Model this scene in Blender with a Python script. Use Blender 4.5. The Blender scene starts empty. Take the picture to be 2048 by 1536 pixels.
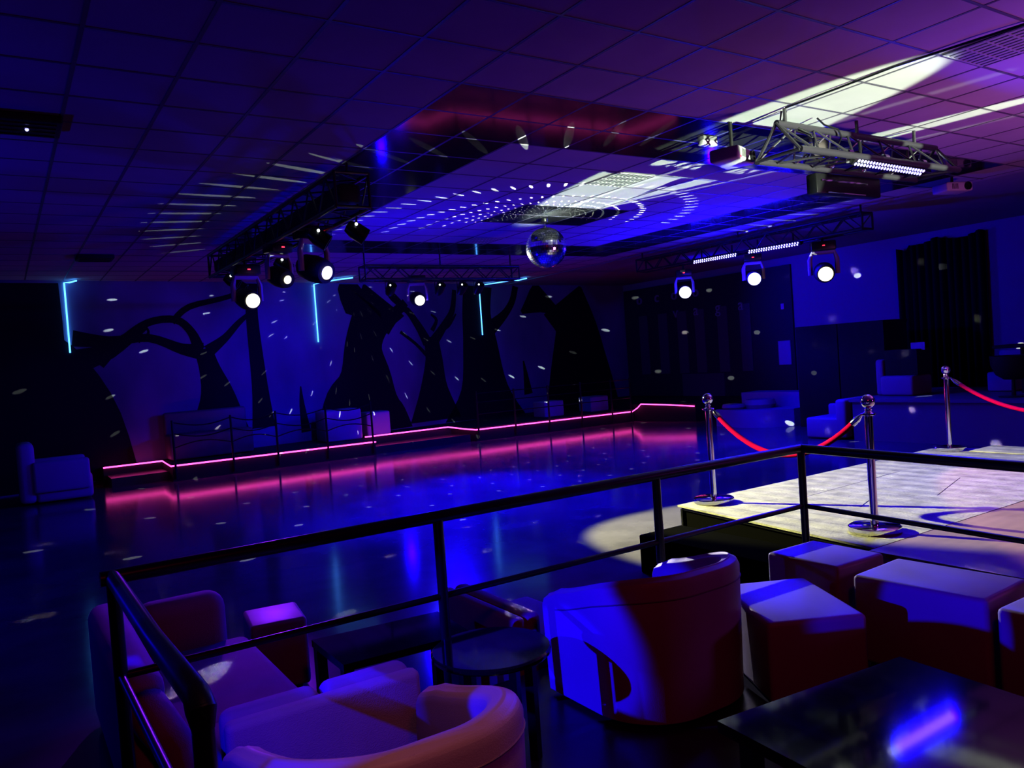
import bpy, bmesh, math, random
from mathutils import Vector, Matrix
random.seed(7)
PI = math.pi
SC = bpy.context.scene
COL = SC.collection

# ------------------------------------------------------------------ materials
def mat(name, base, rough=.5, metal=0., spec=.5, bump=0., bscale=40., var=0., vscale=3., coat=0., emit=None, estr=0.):
    m = bpy.data.materials.new(name); m.use_nodes = True
    nt = m.node_tree; b = nt.nodes['Principled BSDF']
    b.inputs['Base Color'].default_value = (*base, 1)
    b.inputs['Roughness'].default_value = rough
    b.inputs['Metallic'].default_value = metal
    b.inputs['Specular IOR Level'].default_value = spec
    b.inputs['Coat Weight'].default_value = coat
    b.inputs['Coat Roughness'].default_value = .05
    tc = nt.nodes.new('ShaderNodeTexCoord')
    if bump:
        n = nt.nodes.new('ShaderNodeTexNoise'); n.inputs['Scale'].default_value = bscale; n.inputs['Detail'].default_value = 4
        nt.links.new(tc.outputs['Object'], n.inputs['Vector'])
        bp = nt.nodes.new('ShaderNodeBump'); bp.inputs['Strength'].default_value = bump; bp.inputs['Distance'].default_value = .01
        nt.links.new(n.outputs['Fac'], bp.inputs['Height']); nt.links.new(bp.outputs['Normal'], b.inputs['Normal'])
    if var:
        n = nt.nodes.new('ShaderNodeTexNoise'); n.inputs['Scale'].default_value = vscale; n.inputs['Detail'].default_value = 6
        nt.links.new(tc.outputs['Object'], n.inputs['Vector'])
        r = nt.nodes.new('ShaderNodeValToRGB')
        r.color_ramp.elements[0].position = .3; r.color_ramp.elements[1].position = .7
        r.color_ramp.elements[0].color = (*[c*(1-var) for c in base], 1)
        r.color_ramp.elements[1].color = (*[min(1, c*(1+var)) for c in base], 1)
        nt.links.new(n.outputs['Fac'], r.inputs['Fac']); nt.links.new(r.outputs['Color'], b.inputs['Base Color'])
    if emit:
        b.inputs['Emission Color'].default_value = (*emit, 1); b.inputs['Emission Strength'].default_value = estr
    return m

M = {}
M['floor'] = mat('dance_floor_vinyl', (.15, .14, .15), .125, 0, .5, .03, 6, .35, 1.6)
M['platform'] = mat('platform_lino', (.035, .035, .04), .3, 0, .5, .03, 10)
M['tile'] = mat('ceiling_tile', (.72, .71, .70), .85, 0, .08, .08, 60, .06, 2)
M['soffit'] = mat('soffit_paint', (.45, .45, .47), .6, 0, .3)
M['grid'] = mat('grid_metal', (.16, .15, .18), .55, 0, .25)
M['mirror'] = mat('mirror_tile', (.035, .037, .038), .085, .0, .2, .012, 3, .4, 8)
M['wall'] = mat('painted_wall', (.42, .42, .45), .7, 0, .3, .03, 30)
M['darkwall'] = mat('dark_wall', (.05, .05, .06), .6, 0, .3)
M['pilaster'] = mat('grey_panel', (.16, .13, .15), .5)
M['dais'] = mat('dais_paint', (.34, .34, .36), .5)
M['tree'] = mat('black_paint', (.012, .012, .014), .8, 0, .1)
M['uphol'] = mat('white_leatherette', (.70, .60, .60), .42, 0, .4, .1, 220, .05, 5)
M['uphol_f'] = mat('pale_fabric', (.68, .60, .62), .8, 0, .25, .3, 260, .06, 7)
M['pale'] = mat('pale_block', (.62, .62, .66), .5, 0, .4)
M['seam'] = mat('seam_thread', (.35, .27, .27), .7)
M['black'] = mat('black_powdercoat', (.008, .008, .009), .33, 0, .3)
M['blackmatte'] = mat('black_matte', (.012, .012, .014), .7, 0, .3)
M['gloss'] = mat('black_glass', (.006, .006, .010), .055, 0, .45)
M['chrome'] = mat('chrome', (.82, .82, .84), .08, 1.)
M['alu'] = mat('truss_aluminium', (.04, .036, .046), .38, .2)
M['aludark'] = mat('truss_black', (.03, .03, .035), .35, .5)
M['rope'] = mat('red_velvet', (.62, .001, .085), .9, 0, .02, .2, 300)
M['carpet'] = mat('stage_carpet', (.50, .485, .40), .8, 0, .15, .6, 45, .30, 7)
M['wood'] = mat('stage_wood', (.40, .27, .20), .45, 0, .4, .1, 30, .15, 4)
M['skirt'] = mat('stage_skirt', (.0035, .0035, .0035), .9, 0, .0)
M['white_plastic'] = mat('white_plastic', (.8, .78, .8), .5)
M['drape'] = mat('black_drape', (.012, .012, .016), .9, 0, .1)
M['paper'] = mat('poster_paper', (.75, .75, .8), .5)
M['letter'] = mat('letter_metal', (.6, .55, .6), .35, .3)
M['ball'] = mat('mirror_facet', (.92, .92, .95), .10, 1.)
M['louvre'] = mat('louvre_metal', (.62, .64, .60), .4, 0, .5)
M['housing'] = mat('fixture_recess', (.05, .05, .05), .6)
M['lens'] = mat('lamp_lens', (1, 1, 1), .3, emit=(1, .94, .66), estr=1.7)
M['lens2'] = mat('lamp_lens_cool', (1, 1, 1), .3, emit=(.97, 1, .80), estr=1.5)
M['diode'] = mat('blue_diode', (1, 1, 1), .3, emit=(.30, .28, 1), estr=7)
M['redled'] = mat('red_indicator', (.2, 0, 0), .3, emit=(1, .02, .05), estr=5)
M['whiteled'] = mat('white_indicator', (.2, .2, .2), .3, emit=(.9, 1, .95), estr=3)
M['wallled'] = mat('cyan_blue_tube', (1, 1, 1), .3, emit=(.06, .30, 1), estr=4.5)
M['pinkled'] = mat('pink_tube', (1, 1, 1), .3, emit=(1, .05, .38), estr=6)
M['greenglow'] = mat('green_indicator', (.1, .2, .1), .3, emit=(.05, .5, .2), estr=.5)

def glazed(m, sx, sy, sz, strength, dist, kind='BANDS', dirn='X'):
    nt = m.node_tree; b = nt.nodes['Principled BSDF']
    tc = nt.nodes.new('ShaderNodeTexCoord'); mp = nt.nodes.new('ShaderNodeMapping')
    mp.inputs['Scale'].default_value = (sx, sy, sz)
    w = nt.nodes.new('ShaderNodeTexWave'); w.wave_type = kind; w.bands_direction = dirn; w.inputs['Scale'].default_value = 1; w.inputs['Distortion'].default_value = dist
    nt.links.new(tc.outputs['Object'], mp.inputs['Vector']); nt.links.new(mp.outputs['Vector'], w.inputs['Vector'])
    bp = nt.nodes.new('ShaderNodeBump'); bp.inputs['Strength'].default_value = strength; bp.inputs['Distance'].default_value = .006
    old = b.inputs['Normal'].links[0].from_socket if b.inputs['Normal'].links else None
    if old: nt.links.new(old, bp.inputs['Normal'])
    nt.links.new(w.outputs['Fac'], bp.inputs['Height']); nt.links.new(bp.outputs['Normal'], b.inputs['Normal'])
glazed(M['carpet'], 1.35, .3, 1, 1., 1.2, 'BANDS', 'X')
glazed(M['wood'], .5, 3.3, 1, .1, .3, 'BANDS', 'Y')

def seams(m, per, lo):
    nt = m.node_tree; b = nt.nodes['Principled BSDF']; src = b.inputs['Base Color'].links[0].from_socket
    tc = nt.nodes.new('ShaderNodeTexCoord'); sp = nt.nodes.new('ShaderNodeSeparateXYZ'); nt.links.new(tc.outputs['Object'], sp.inputs[0])
    nz = nt.nodes.new('ShaderNodeTexNoise'); nz.inputs['Scale'].default_value = 1.5; nt.links.new(tc.outputs['Object'], nz.inputs['Vector'])
    a = nt.nodes.new('ShaderNodeMath'); a.operation = 'MULTIPLY_ADD'; nt.links.new(nz.outputs['Fac'], a.inputs[0]); a.inputs[1].default_value = .06; nt.links.new(sp.outputs['X'], a.inputs[2])
    q = nt.nodes.new('ShaderNodeMath'); q.operation = 'DIVIDE'; nt.links.new(a.outputs[0], q.inputs[0]); q.inputs[1].default_value = per
    fr = nt.nodes.new('ShaderNodeMath'); fr.operation = 'FRACT'; nt.links.new(q.outputs[0], fr.inputs[0])
    r = nt.nodes.new('ShaderNodeValToRGB'); e = r.color_ramp.elements; e[0].position = 0; e[0].color = (lo, lo, lo, 1); e[1].position = .12; e[1].color = (1, 1, 1, 1)
    k = e.new(.9); k.color = (1.0, 1.0, 1.0, 1)
    nt.links.new(fr.outputs[0], r.inputs['Fac'])
    mx = nt.nodes.new('ShaderNodeMix'); mx.data_type = 'RGBA'; mx.blend_type = 'MULTIPLY'; mx.inputs['Factor'].default_value = 1
    nt.links.new(src, mx.inputs['A']); nt.links.new(r.outputs['Color'], mx.inputs['B']); nt.links.new(mx.outputs['Result'], b.inputs['Base Color'])
seams(M['carpet'], .21, .62)

def mural_material():
    m = bpy.data.materials.new('mural_mist'); m.use_nodes = True
    nt = m.node_tree; b = nt.nodes['Principled BSDF']; b.inputs['Roughness'].default_value = .75
    tc = nt.nodes.new('ShaderNodeTexCoord')
    n = nt.nodes.new('ShaderNodeTexNoise'); n.inputs['Scale'].default_value = .55; n.inputs['Detail'].default_value = 3
    mp = nt.nodes.new('ShaderNodeMapping'); mp.inputs['Scale'].default_value = (1, 1, .5)
    nt.links.new(tc.outputs['Object'], mp.inputs['Vector']); nt.links.new(mp.outputs['Vector'], n.inputs['Vector'])
    r = nt.nodes.new('ShaderNodeValToRGB')
    r.color_ramp.elements[0].position = .35; r.color_ramp.elements[1].position = .68
    r.color_ramp.elements[0].color = (.10, .11, .16, 1); r.color_ramp.elements[1].color = (.34, .36, .5, 1)
    nt.links.new(n.outputs['Fac'], r.inputs['Fac']); nt.links.new(r.outputs['Color'], b.inputs['Base Color'])
    return m
M['mural'] = mural_material()

# ------------------------------------------------------------------ mesh builder
class MB:
    def __init__(s): s.v = []; s.f = []
    def add(s, vs, fs):
        o = len(s.v); s.v += [tuple(v) for v in vs]; s.f += [tuple(i+o for i in f) for f in fs]; return s
    def box(s, c, d, rz=0., mx=None):
        x, y, z = [k/2 for k in d]
        vs = [Vector((a*x, b*y, e*z)) for e in (-1, 1) for b in (-1, 1) for a in (-1, 1)]
        m = mx if mx is not None else Matrix.Rotation(rz, 3, 'Z')
        vs = [m @ v + Vector(c) for v in vs]
        return s.add(vs, [(0, 2, 3, 1), (4, 5, 7, 6), (0, 1, 5, 4), (1, 3, 7, 5), (3, 2, 6, 7), (2, 0, 4, 6)])
    def rbox(s, c, d, r=.03, seg=3, rz=0., mx=None):
        bm = bmesh.new(); bmesh.ops.create_cube(bm, size=1)
        for v in bm.verts: v.co = Vector((v.co.x*d[0], v.co.y*d[1], v.co.z*d[2]))
        bmesh.ops.bevel(bm, geom=bm.edges[:], offset=min(r, min(d)*.49), segments=seg, profile=.5, affect='EDGES', clamp_overlap=True)
        bm.verts.index_update()
        m = mx if mx is not None else Matrix.Rotation(rz, 3, 'Z')
        vs = [m @ v.co + Vector(c) for v in bm.verts]; fs = [[v.index for v in f.verts] for f in bm.faces]
        bm.free(); return s.add(vs, fs)
    def prism(s, poly, z0, z1):
        n = len(poly); a = sum(poly[i][0]*poly[(i+1) % n][1]-poly[(i+1) % n][0]*poly[i][1] for i in range(n))
        if a < 0: poly = poly[::-1]
        vs = [(p[0], p[1], z0) for p in poly]+[(p[0], p[1], z1) for p in poly]
        return s.add(vs, [tuple(range(n))[::-1], tuple(range(n, 2*n))]+[(i, (i+1) % n, n+(i+1) % n, n+i) for i in range(n)])
    def path(s, pts, r, n=10, cap=True, closed=False):
        pts = [Vector(p) for p in pts]; N = len(pts); rings = []; up = None
        for i, p in enumerate(pts):
            a = pts[i-1] if i else (pts[-1] if closed else p); b = pts[(i+1) % N] if (i < N-1 or closed) else p
            t = (b-a).normalized()
            if up is None:
                up = Vector((0, 0, 1)) if abs(t.z) < .9 else Vector((1, 0, 0))
            u = t.cross(up).normalized(); w = u.cross(t).normalized(); up = w
            rr = r[i] if isinstance(r, (list, tuple)) else r
            rings.append([p+(u*math.cos(2*PI*k/n)+w*math.sin(2*PI*k/n))*rr for k in range(n)])
        vs = [v for g in rings for v in g]; fs = []
        for i in range(N-1 if not closed else N):
            j = (i+1) % N
            for k in range(n): fs.append((i*n+k, i*n+(k+1) % n, j*n+(k+1) % n, j*n+k))
        if cap and not closed: fs += [tuple(range(n))[::-1], tuple(range((N-1)*n, N*n))]
        return s.add(vs, fs)
    def lathe(s, prof, c=(0, 0, 0), n=28, mx=None):
        m = mx if mx is not None else Matrix.Identity(3); vs = []; fs = []
        for (r, z) in prof:
            for k in range(n): vs.append(m @ Vector((r*math.cos(2*PI*k/n), r*math.sin(2*PI*k/n), z))+Vector(c))
        for i in range(len(prof)-1):
            for k in range(n): fs.append((i*n+k, i*n+(k+1) % n, (i+1)*n+(k+1) % n, (i+1)*n+k))
        fs += [tuple(range(n))[::-1], tuple(range((len(prof)-1)*n, len(prof)*n))]
        return s.add(vs, fs)
    def sphere(s, c, r, nu=12, nv=8, mx=None):
        return s.lathe([(max(1e-4, r*math.sin(PI*i/nv)), -r*math.cos(PI*i/nv)) for i in range(nv+1)], c, nu, mx)
    def build(s, name, m, parent=None, smooth=True, ang=40, off=None):
        me = bpy.data.meshes.new(name)
        o = Vector(off) if off is not None else Vector((0, 0, 0))
        if parent is not None and off is None: o = parent.location
        me.from_pydata([tuple(Vector(v)-o) for v in s.v], [], s.f)
        bm = bmesh.new(); bm.from_mesh(me); bmesh.ops.recalc_face_normals(bm, faces=bm.faces); bm.to_mesh(me); bm.free()
        me.materials.append(M[m] if isinstance(m, str) else m)
        if smooth: me.shade_auto(ang) if hasattr(me, 'shade_auto') else autosm(me, ang)
        ob = bpy.data.objects.new(name, me); COL.objects.link(ob)
        if parent is not None: ob.parent = parent
        return ob
def autosm(me, ang):
    for p in me.polygons: p.use_smooth = True
    try: me.set_sharp_from_angle(angle=math.radians(ang))
    except Exception: pass

def tag(o, label, cat=None, group=None, kind=None):
    if label: o['label'] = label
    if cat: o['category'] = cat
    if group: o['group'] = group
    if kind: o['kind'] = kind
    return o
def thing(name, label, cat, loc=(0, 0, 0), group=None, rz=0.):
    o = bpy.data.objects.new(name, None); COL.objects.link(o); o.location = loc; o.rotation_euler = (0, 0, rz); o.empty_display_size = .1
    return tag(o, label, cat, group)
def struct(name, mb, m, label, parent=None):
    o = mb.build(name, m, parent)
    return tag(o, label, 'room', None, 'structure') if parent is None else o
def single(name, mb, m, label, cat, loc, group=None):
    o = mb.build(name, m, None, off=loc); o.location = loc
    return tag(o, label, cat, group)
def dup(root, loc, label, group=None, rz=None):
    r = root.copy(); COL.objects.link(r); r.location = loc; r['label'] = label
    if rz is not None: r.rotation_euler = (0, 0, rz)
    if group: r['group'] = group
    for ch in list(root.children):
        c = ch.copy(); COL.objects.link(c); c.parent = r
        for g in list(ch.children):
            d = g.copy(); COL.objects.link(d); d.parent = c
    return r
def mrot(zdir):                      # matrix whose local z points along zdir
    z = Vector(zdir).normalized(); x = Vector((0, 0, 1)).cross(z)
    if x.length < 1e-3: x = Vector((1, 0, 0))
    x.normalize(); y = z.cross(x)
    return Matrix((x, y, z)).transposed()

# ------------------------------------------------------------------ room shell
CE = 3.752                                  # ceiling height above the dance floor
GX, GY, T = 2.939, 3.734, .6                # one ceiling grid crossing and the tile size
def wy(x): return 16.30+.117*x              # the mural wall runs slightly askew
X0, XR, YF = -6., 15.95, -4.
struct('floor', MB().prism([(X0, YF), (XR+.3, YF), (XR+.3, 18.6), (X0, 18.6)], -.12, 0), 'floor', 'glossy dark dance floor')
struct('ceiling', MB().prism([(X0, YF), (XR+.3, YF), (XR+.3, 18.6), (X0, 18.6)], CE, CE+.15), 'tile', 'suspended tile ceiling')
ceil = bpy.data.objects['ceiling']
SX = 11.42
struct('soffit', MB().prism([(SX, YF), (XR, YF), (XR, 18.1), (SX, 17.6)], CE-.02, CE), 'soffit', None, ceil)
b = MB(); k = -14
while GX+k*T < SX: 
    x = GX+k*T
    if x > X0: b.box((x, 7, CE), (.024, 22, .005))
    k += 1
for r in range(-12, 22): b.box(((X0+SX)/2, GY+r*T, CE), (SX-X0, .024, .0054))
struct('ceiling_grid', b, 'grid', None, ceil)
def mtiles(cells, name):
    q = MB()
    for (i, j) in cells: q.box((GX+(i+.5)*T, GY+(j+.5)*T, CE+random.uniform(-.0003, .0003)), (T-.02, T-.02, .004), mx=Matrix.Rotation(random.uniform(-.002, .002), 3, 'X') @ Matrix.Rotation(random.uniform(-.002, .002), 3, 'Y'))
    return struct(name, q, 'mirror', None, ceil)
band = [(i, j) for i in range(0, 13) for j in range(2, 15) if not (2 <= i < 11 and 4 <= j < 13)]
mtiles(band, 'mirror_band'); mtiles([(i, j) for i in (5, 6, 7) for j in (8, 9)], 'mirror_patch')

b = MB(); b.prism([(X0, wy(X0)), (XR+.3, wy(XR+.3)), (XR+.3, wy(XR+.3)+.2), (X0, wy(X0)+.2)], 0, CE)
wb = struct('wall_back', b, 'mural', 'back wall painted with a misty forest mural')
struct('wall_right', MB().prism([(XR, YF), (XR+.2, YF), (XR+.2, 18.2), (XR, 18.2)], 0, CE), 'wall', 'painted right wall')
wr = bpy.data.objects['wall_right']
struct('wall_left', MB().prism([(X0-.2, YF), (X0, YF), (X0, wy(X0)), (X0-.2, wy(X0))], 0, CE), 'darkwall', 'dark left wall')
struct('wall_front', MB().prism([(X0, YF-.2), (5.2, YF-.2), (5.2, YF), (X0, YF)], 0, CE), 'darkwall', 'dark wall behind the camera')

# painted trees: flat ribbons lying on the wall
wn = Vector((.117, -1, 0)).normalized()
def wp(x, z, off=.004): return Vector((x, wy(x), z))+wn*off
cnt = [0]
def ribbon(b, pts, off):
    P = []; 
    for i in range(len(pts)-1):              # smooth by subdividing
        for t in (0, .25, .5, .75):
            p0 = pts[max(i-1, 0)]; p1 = pts[i]; p2 = pts[i+1]; p3 = pts[min(i+2, len(pts)-1)]
            P.append([.5*((2*p1[k])+(-p0[k]+p2[k])*t+(2*p0[k]-5*p1[k]+4*p2[k]-p3[k])*t*t+(-p0[k]+3*p1[k]-3*p2[k]+p3[k])*t**3) for k in range(3)])
    P.append(list(pts[-1])); vs = []; fs = []
    for i, (x, z, w) in enumerate(P):
        a = P[max(i-1, 0)]; c = P[min(i+1, len(P)-1)]
        d = Vector((c[0]-a[0], c[1]-a[1])); d.normalize(); n = Vector((-d.y, d.x))
        w = max(w, .01)
        for sgn in (1, -1): vs.append(wp(x+n.x*w/2*sgn, max(.02, min(CE-.03, z+n.y*w/2*sgn)), off))
    for i in range(len(P)-1): fs.append((2*i, 2*i+1, 2*i+3, 2*i+2))
    b.add(vs, fs)
def tree(ribs):
    b = MB()
    for r in ribs:
        cnt[0] += 1; ribbon(b, r, .003+.0008*(cnt[0] % 7))
    o = b.build('mural_tree', 'tree', wb, False); return o
tree([[(-2.6, 0, 6.5), (-1.6, 1.2, 5.6), (-.7, 2.2, 3.6), (-.6, 3.7, 3.3)], [(.8, 0, 2.8), (.9, 1.2, 2.0), (.6, 2.2, 1.4), (.1, 2.7, .9)],
      [(.4, 1.9, 1.2), (1.2, 2.25, .5), (1.8, 2.45, .3), (2.45, 2.9, .16)]])
tree([[(3.7, .6, 1.3), (3.72, 1.4, .72), (3.6, 2., .42), (3.5, 2.4, .36)], [(3.5, 2.35, .36), (3.1, 2.42, .22), (2.5, 2.66, .16), (1.8, 2.62, .2), (1.2, 2.7, .3)],
      [(3.42, 2.4, .24), (3.3, 2.75, .17), (3.02, 3.0, .15), (2.5, 2.95, .14), (2.0, 2.6, .16), (1.6, 2.2, .2)], [(2.95, 2.95, .12), (3.3, 3.25, .12), (4.1, 3.45, .10), (4.7, 3.72, .10)],
      [(3.6, 2.35, .26), (3.95, 2.6, .16), (4.25, 2.9, .12), (4.5, 3.1, .08)], [(2.3, 2.6, .08), (2.5, 2.75, .05), (2.45, 2.9, .04)], [(4.62, .7, .5), (4.6, 1.6, .34), (4.55, 3.0, .26), (4.6, 3.73, .26)]])
tree([[(7.0, .3, 2.5), (7.0, 1.0, 2.0), (7.1, 1.6, 1.35), (7.1, 2.3, .95), (7.35, 2.9, 1.0), (7.75, 3.4, 1.3)], [(7.3, 2.8, .5), (7.9, 3.0, .3), (8.3, 3.3, .2)], [(6.9, 3.0, .4), (7.1, 3.5, 1.3), (7.5, 3.72, 2.2)],
      [(5.55, .5, .22), (5.5, 1.1, .12), (5.5, 1.5, .03)]])
tree([[(8.95, .4, 1.5), (8.95, 1.2, .8), (9.0, 1.9, .5), (8.95, 2.45, .42)], [(8.85, 2.3, .28), (8.6, 2.75, .2), (8.25, 3.15, .16), (7.9, 2.85, .2), (7.7, 2.6, .2)], [(8.35, 3.1, .1), (8.0, 3.4, .2), (7.8, 3.6, .1)],
      [(9.0, 2.3, .28), (9.4, 2.75, .2), (9.65, 3.1, .16), (9.75, 3.6, .12)], [(9.0, 2.6, .12), (9.15, 2.85, .09), (9.0, 3.0, .05)], [(8.1, 2.6, .08), (8.5, 2.3, .08), (8.8, 2.0, .1)], [(9.2, 2.6, .1), (9.5, 2.7, .08), (9.75, 3.0, .05)]])
tree([[(10.5, .3, 2.6), (10.5, 1.1, 1.5), (10.45, 2.2, 1.1), (10.4, 3.0, .9), (10.5, 3.73, .9)], [(10.8, 2.6, .4), (11.3, 2.95, .24), (11.6, 3.3, .2), (11.75, 3.7, .2)], [(11.9, 3.0, .1), (12.6, 3.4, 1.0), (13.2, 3.72, 2.6)], [(11.95, .8, .3), (11.9, 1.3, .16), (11.85, 1.7, .05)]])
tree([[(14.4, 0, 2.2), (14.2, 1.2, 1.9), (14.0, 2.4, 1.5), (13.4, 3.4, 1.7)], [(13.0, .3, .9), (13.1, 1.5, .5), (13.3, 2.6, .3)]])

# podium along the mural wall with two recessed step openings
PZ = .30
pod = [(1.5, wy(1.5)), (1.5, 16.25), (2.5, 16.25), (2.5, 15.2), (6.40, 15.2), (6.40, 15.9), (8.55, 15.9), (8.8, 15.2), (13.25, 15.0), (13.25, wy(13.25))]
pd = struct('back_podium', MB().prism(pod, 0, PZ), 'blackmatte', 'low black podium along the mural wall')
struct('podium_step', MB().prism([(6.42, 15.9), (6.42, 15.3), (8.7, 15.3), (8.54, 15.9)], 0, .16), 'platform', None, pd)
struct('podium_step', MB().prism([(1.55, 16.25), (1.55, 15.55), (2.48, 15.55), (2.48, 16.25)], 0, .16), 'platform', None, pd)
struct('corner_podium', MB().prism([(13.3, 14.75), (13.62, 13.25), (15.9, 13.25), (15.9, wy(15.9)), (13.3, wy(13.3))], 0, .42), 'blackmatte', 'black podium in the back right corner')
def led_path(pts, name, m, label, r=.016, group=None):
    base = pts[0]; b = MB().path(pts, r, 8)
    return single(name, b, m, label, 'light strip', base, group)
f = .02
led_path([(1.5, 16.25-f, .305), (2.5, 16.25-f, .305), (2.47, 15.2-f, .285), (6.40, 15.2-f, .27)], 'led_strip', 'pinkled', 'pink glowing strip on the left podium edge, left of the steps', .0135, 'pink strips on the podium edges')
led_path([(6.46, 15.9-f, .33), (8.45, 15.87-f, .335), (8.62, 15.45-f, .29), (8.78, 15.2-f, .26), (13.2, 15.0-f, .25), (13.26, 14.85, .34), (13.26, 14.72, .435), (13.42, 14.0, .41), (13.59, 13.25, .37)], 'led_strip', 'pinkled', 'pink glowing strip from the recessed steps to the right podium corner', .0135, 'pink strips on the podium edges')
# blue strips on the mural wall
for (x, tail, lab) in ((1.14, [(.09, .0), (.18, -.25)], 'vertical blue light strip nearest the left edge of the mural'),
                       (5.98, [(.08, -.35), (.2, -.75), (.45, -1.15)], 'vertical blue light strip between the mural trees, behind the left moving heads'),
                       (10.52, [(.2, -.55), (.34, -1.1), (.52, -1.05), (.5, -1.45)], 'vertical blue light strip on the broad tree trunk right of centre')):
    p = [wp(x, 2.44, .03), wp(x, 3.71, .03)]+[Vector((x+a, wy(x)+c-.03, 3.712)) for a, c in tail]
    led_path(p, 'light_strip', 'wallled', lab, .014, 'blue strips on the mural wall')

# right wall dressing
pn = struct('wall_panelling', MB().prism([(XR-.05, 12.15), (XR, 12.15), (XR, 18.1), (XR-.05, 18.1)], 0, 3.55), 'darkwall', 'dark panelling at the far end of the right wall')
for y in (17.3, 16.5, 15.75, 15.1, 14.3, 13.55): struct('pilaster', MB().box((XR-.065, y, 1.9), (.03, .34, 1.7)), 'pilaster', None, pn)
struct('dado_panel', MB().box((XR-.07, 15.1, .72), (.04, 1.5, .6)), 'pilaster', None, pn)

# seating platform in front of the camera
struct('seating_platform', MB().prism([(-.3, -3.5), (4.42, -3.5), (4.42, 3.26), (-.3, 3.26)], 0, .2), 'platform', 'raised dark platform with lounge seats')

# ------------------------------------------------------------------ stage
st = thing('stage', 'low stage with worn beige deck lit by a white spot', 'stage', (6.7, 4.0, 0))
MB().prism([(4.83, 4.98), (4.57, 2.98), (9.1, 2.98), (9.35, 4.1), (8.9, 5.02)], .385, .40).build('deck_covering', 'carpet', st)
MB().prism([(4.86, 4.95), (4.60, 3.0), (9.05, 3.0), (9.3, 4.1), (8.87, 4.99)], .0, .384).build('skirt', 'skirt', st)
b = MB(); b.box((4.722, 3.975, .372), (.016, 1.96, .022), mx=Matrix.Rotation(-.133, 3, 'Z')); b.box((4.848, 4.945, .19), (.02, .02, .36)); b.build('edge_trim', 'black', st)
MB().prism([(4.50, 2.975), (4.47, -.5), (9.0, -.5), (9.0, 2.975)], .37, .398).build('wood_deck', 'wood', st)
MB().prism([(4.52, 2.95), (4.49, -.5), (8.95, -.5), (8.95, 2.95)], 0, .37).build('wood_side', 'wood', st)
b = MB(); b.box((5.85, 3.85, .4005), (.5, .008, .001), .35); b.box((6.8, 3.7, .4005), (.9, .006, .001), .3); b.box((6.5, 4.4, .4005), (1.6, .006, .001), .06); b.build('scuff_marks', 'black', st)
single('rubber_mat', MB().rbox((9.05, 4.25, .408), (.5, .6, .014), .006), 'carpet', 'thin pale mat at the far right stage corner beside the farthest post', 'mat', (9.05, 4.25, .4))
single('step_box', MB().rbox((4.38, 4.03, .15), (.46, 1.4, .3), .01), 'skirt', 'black step box against the stage front, beyond the tub armchair', 'step', (4.38, 4.03, 0))

# stanchions and ropes
def stanchion(loc, label):
    t = thing('stanchion', label, 'barrier post', loc, 'chrome barrier posts on the stage')
    L = Vector(loc)
    MB().lathe([(.001, 0), (.165, 0), (.17, .012), (.17, .038), (.16, .046), (.04, .05), (.001, .05)], L, 40).build('base', 'chrome', t)
    MB().lathe([(.001, .05), (.027, .05), (.027, .80), (.001, .80)], L, 20).build('pole', 'chrome', t)
    MB().lathe([(.001, .795), (.032, .795), (.05, .802), (.05, .812), (.03, .818), (.02, .83), (.026, .84), (.016, .85), (.001, .85)], L, 24).build('ring_collar', 'chrome', t)
    MB().sphere(L+Vector((0, 0, .895)), .048, 20, 14).build('finial', 'chrome', t)
    return t
S1 = (5.094, 4.807, .402); S2 = (4.961, 3.226, .402); S3 = (8.854, 4.789, .402); S4 = (8.75, 2.7, .402)
s = stanchion(S1, 'chrome barrier post on the far left stage corner, one red rope end')
dup(s, S2, 'nearest chrome barrier post, standing behind the black rail'); dup(s, S3, 'farthest chrome barrier post at the back right of the stage'); dup(s, S4, 'chrome barrier post at the right stage end, mostly out of view')
def rope(a, c, sag, label):
    A = Vector(a)+Vector((0, 0, .80)); B = Vector(c)+Vector((0, 0, .80)); d = (B-A).normalized()
    A = A+d*.055; B = B-d*.055; N = 40
    P = [A.lerp(B, i/N)+Vector((0, 0, -sag*4*(i/N)*(1-i/N))) for i in range(N+1)]
    t = thing('barrier_rope', label, 'rope', tuple(A), 'red velvet barrier ropes')
    MB().path(P[2:-2], .021, 12).build('velvet_rope', 'rope', t)
    for seq, e in ((P[:3], 0), (P[-3:], 1)): MB().path([seq[0], seq[1], seq[2]], [.009, .024, .024] if not e else [.024, .024, .009], 12).build('end_clip', 'chrome', t)
rope(S1, S2, .33, 'red velvet rope sagging between the two nearest chrome posts')
rope(S3, S4, .36, 'red velvet rope leaving the farthest chrome post to the right')

# ------------------------------------------------------------------ guard rail
RY, RT = 3.14, 1.08
g = thing('guard_rail', 'black tubular guard rail around the raised seating', 'railing', (.29, RY, .2))
MB().path([(.25, RY, RT), (4.11, RY, RT)], .027, 14).build('handrail', 'black', g)
MB().path([(.29, RY, RT), (.295, 2.3, RT), (.307, 1.80, RT), (.308, 1.77, RT-.02), (.308, 1.765, RT-.06)], [.027, .027, .03, .033, .024], 14).build('handrail', 'black', g)
MB().path([(4.11, RY-.01, RT), (4.0, 1.8, RT), (3.93, 1.0, RT)], .027, 14).build('handrail', 'black', g)
MB().path([(.29, RY, .725), (4.11, RY, .725)], .0145, 10).build('mid_rail', 'black', g)
MB().path([(.29, RY, .725), (.307, 1.78, .725)], .0145, 10).build('mid_rail', 'black', g)
MB().path([(4.11, RY, .725), (4.0, 1.8, .725), (3.93, 1.0, .725)], .0145, 10).build('mid_rail', 'black', g)
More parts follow.
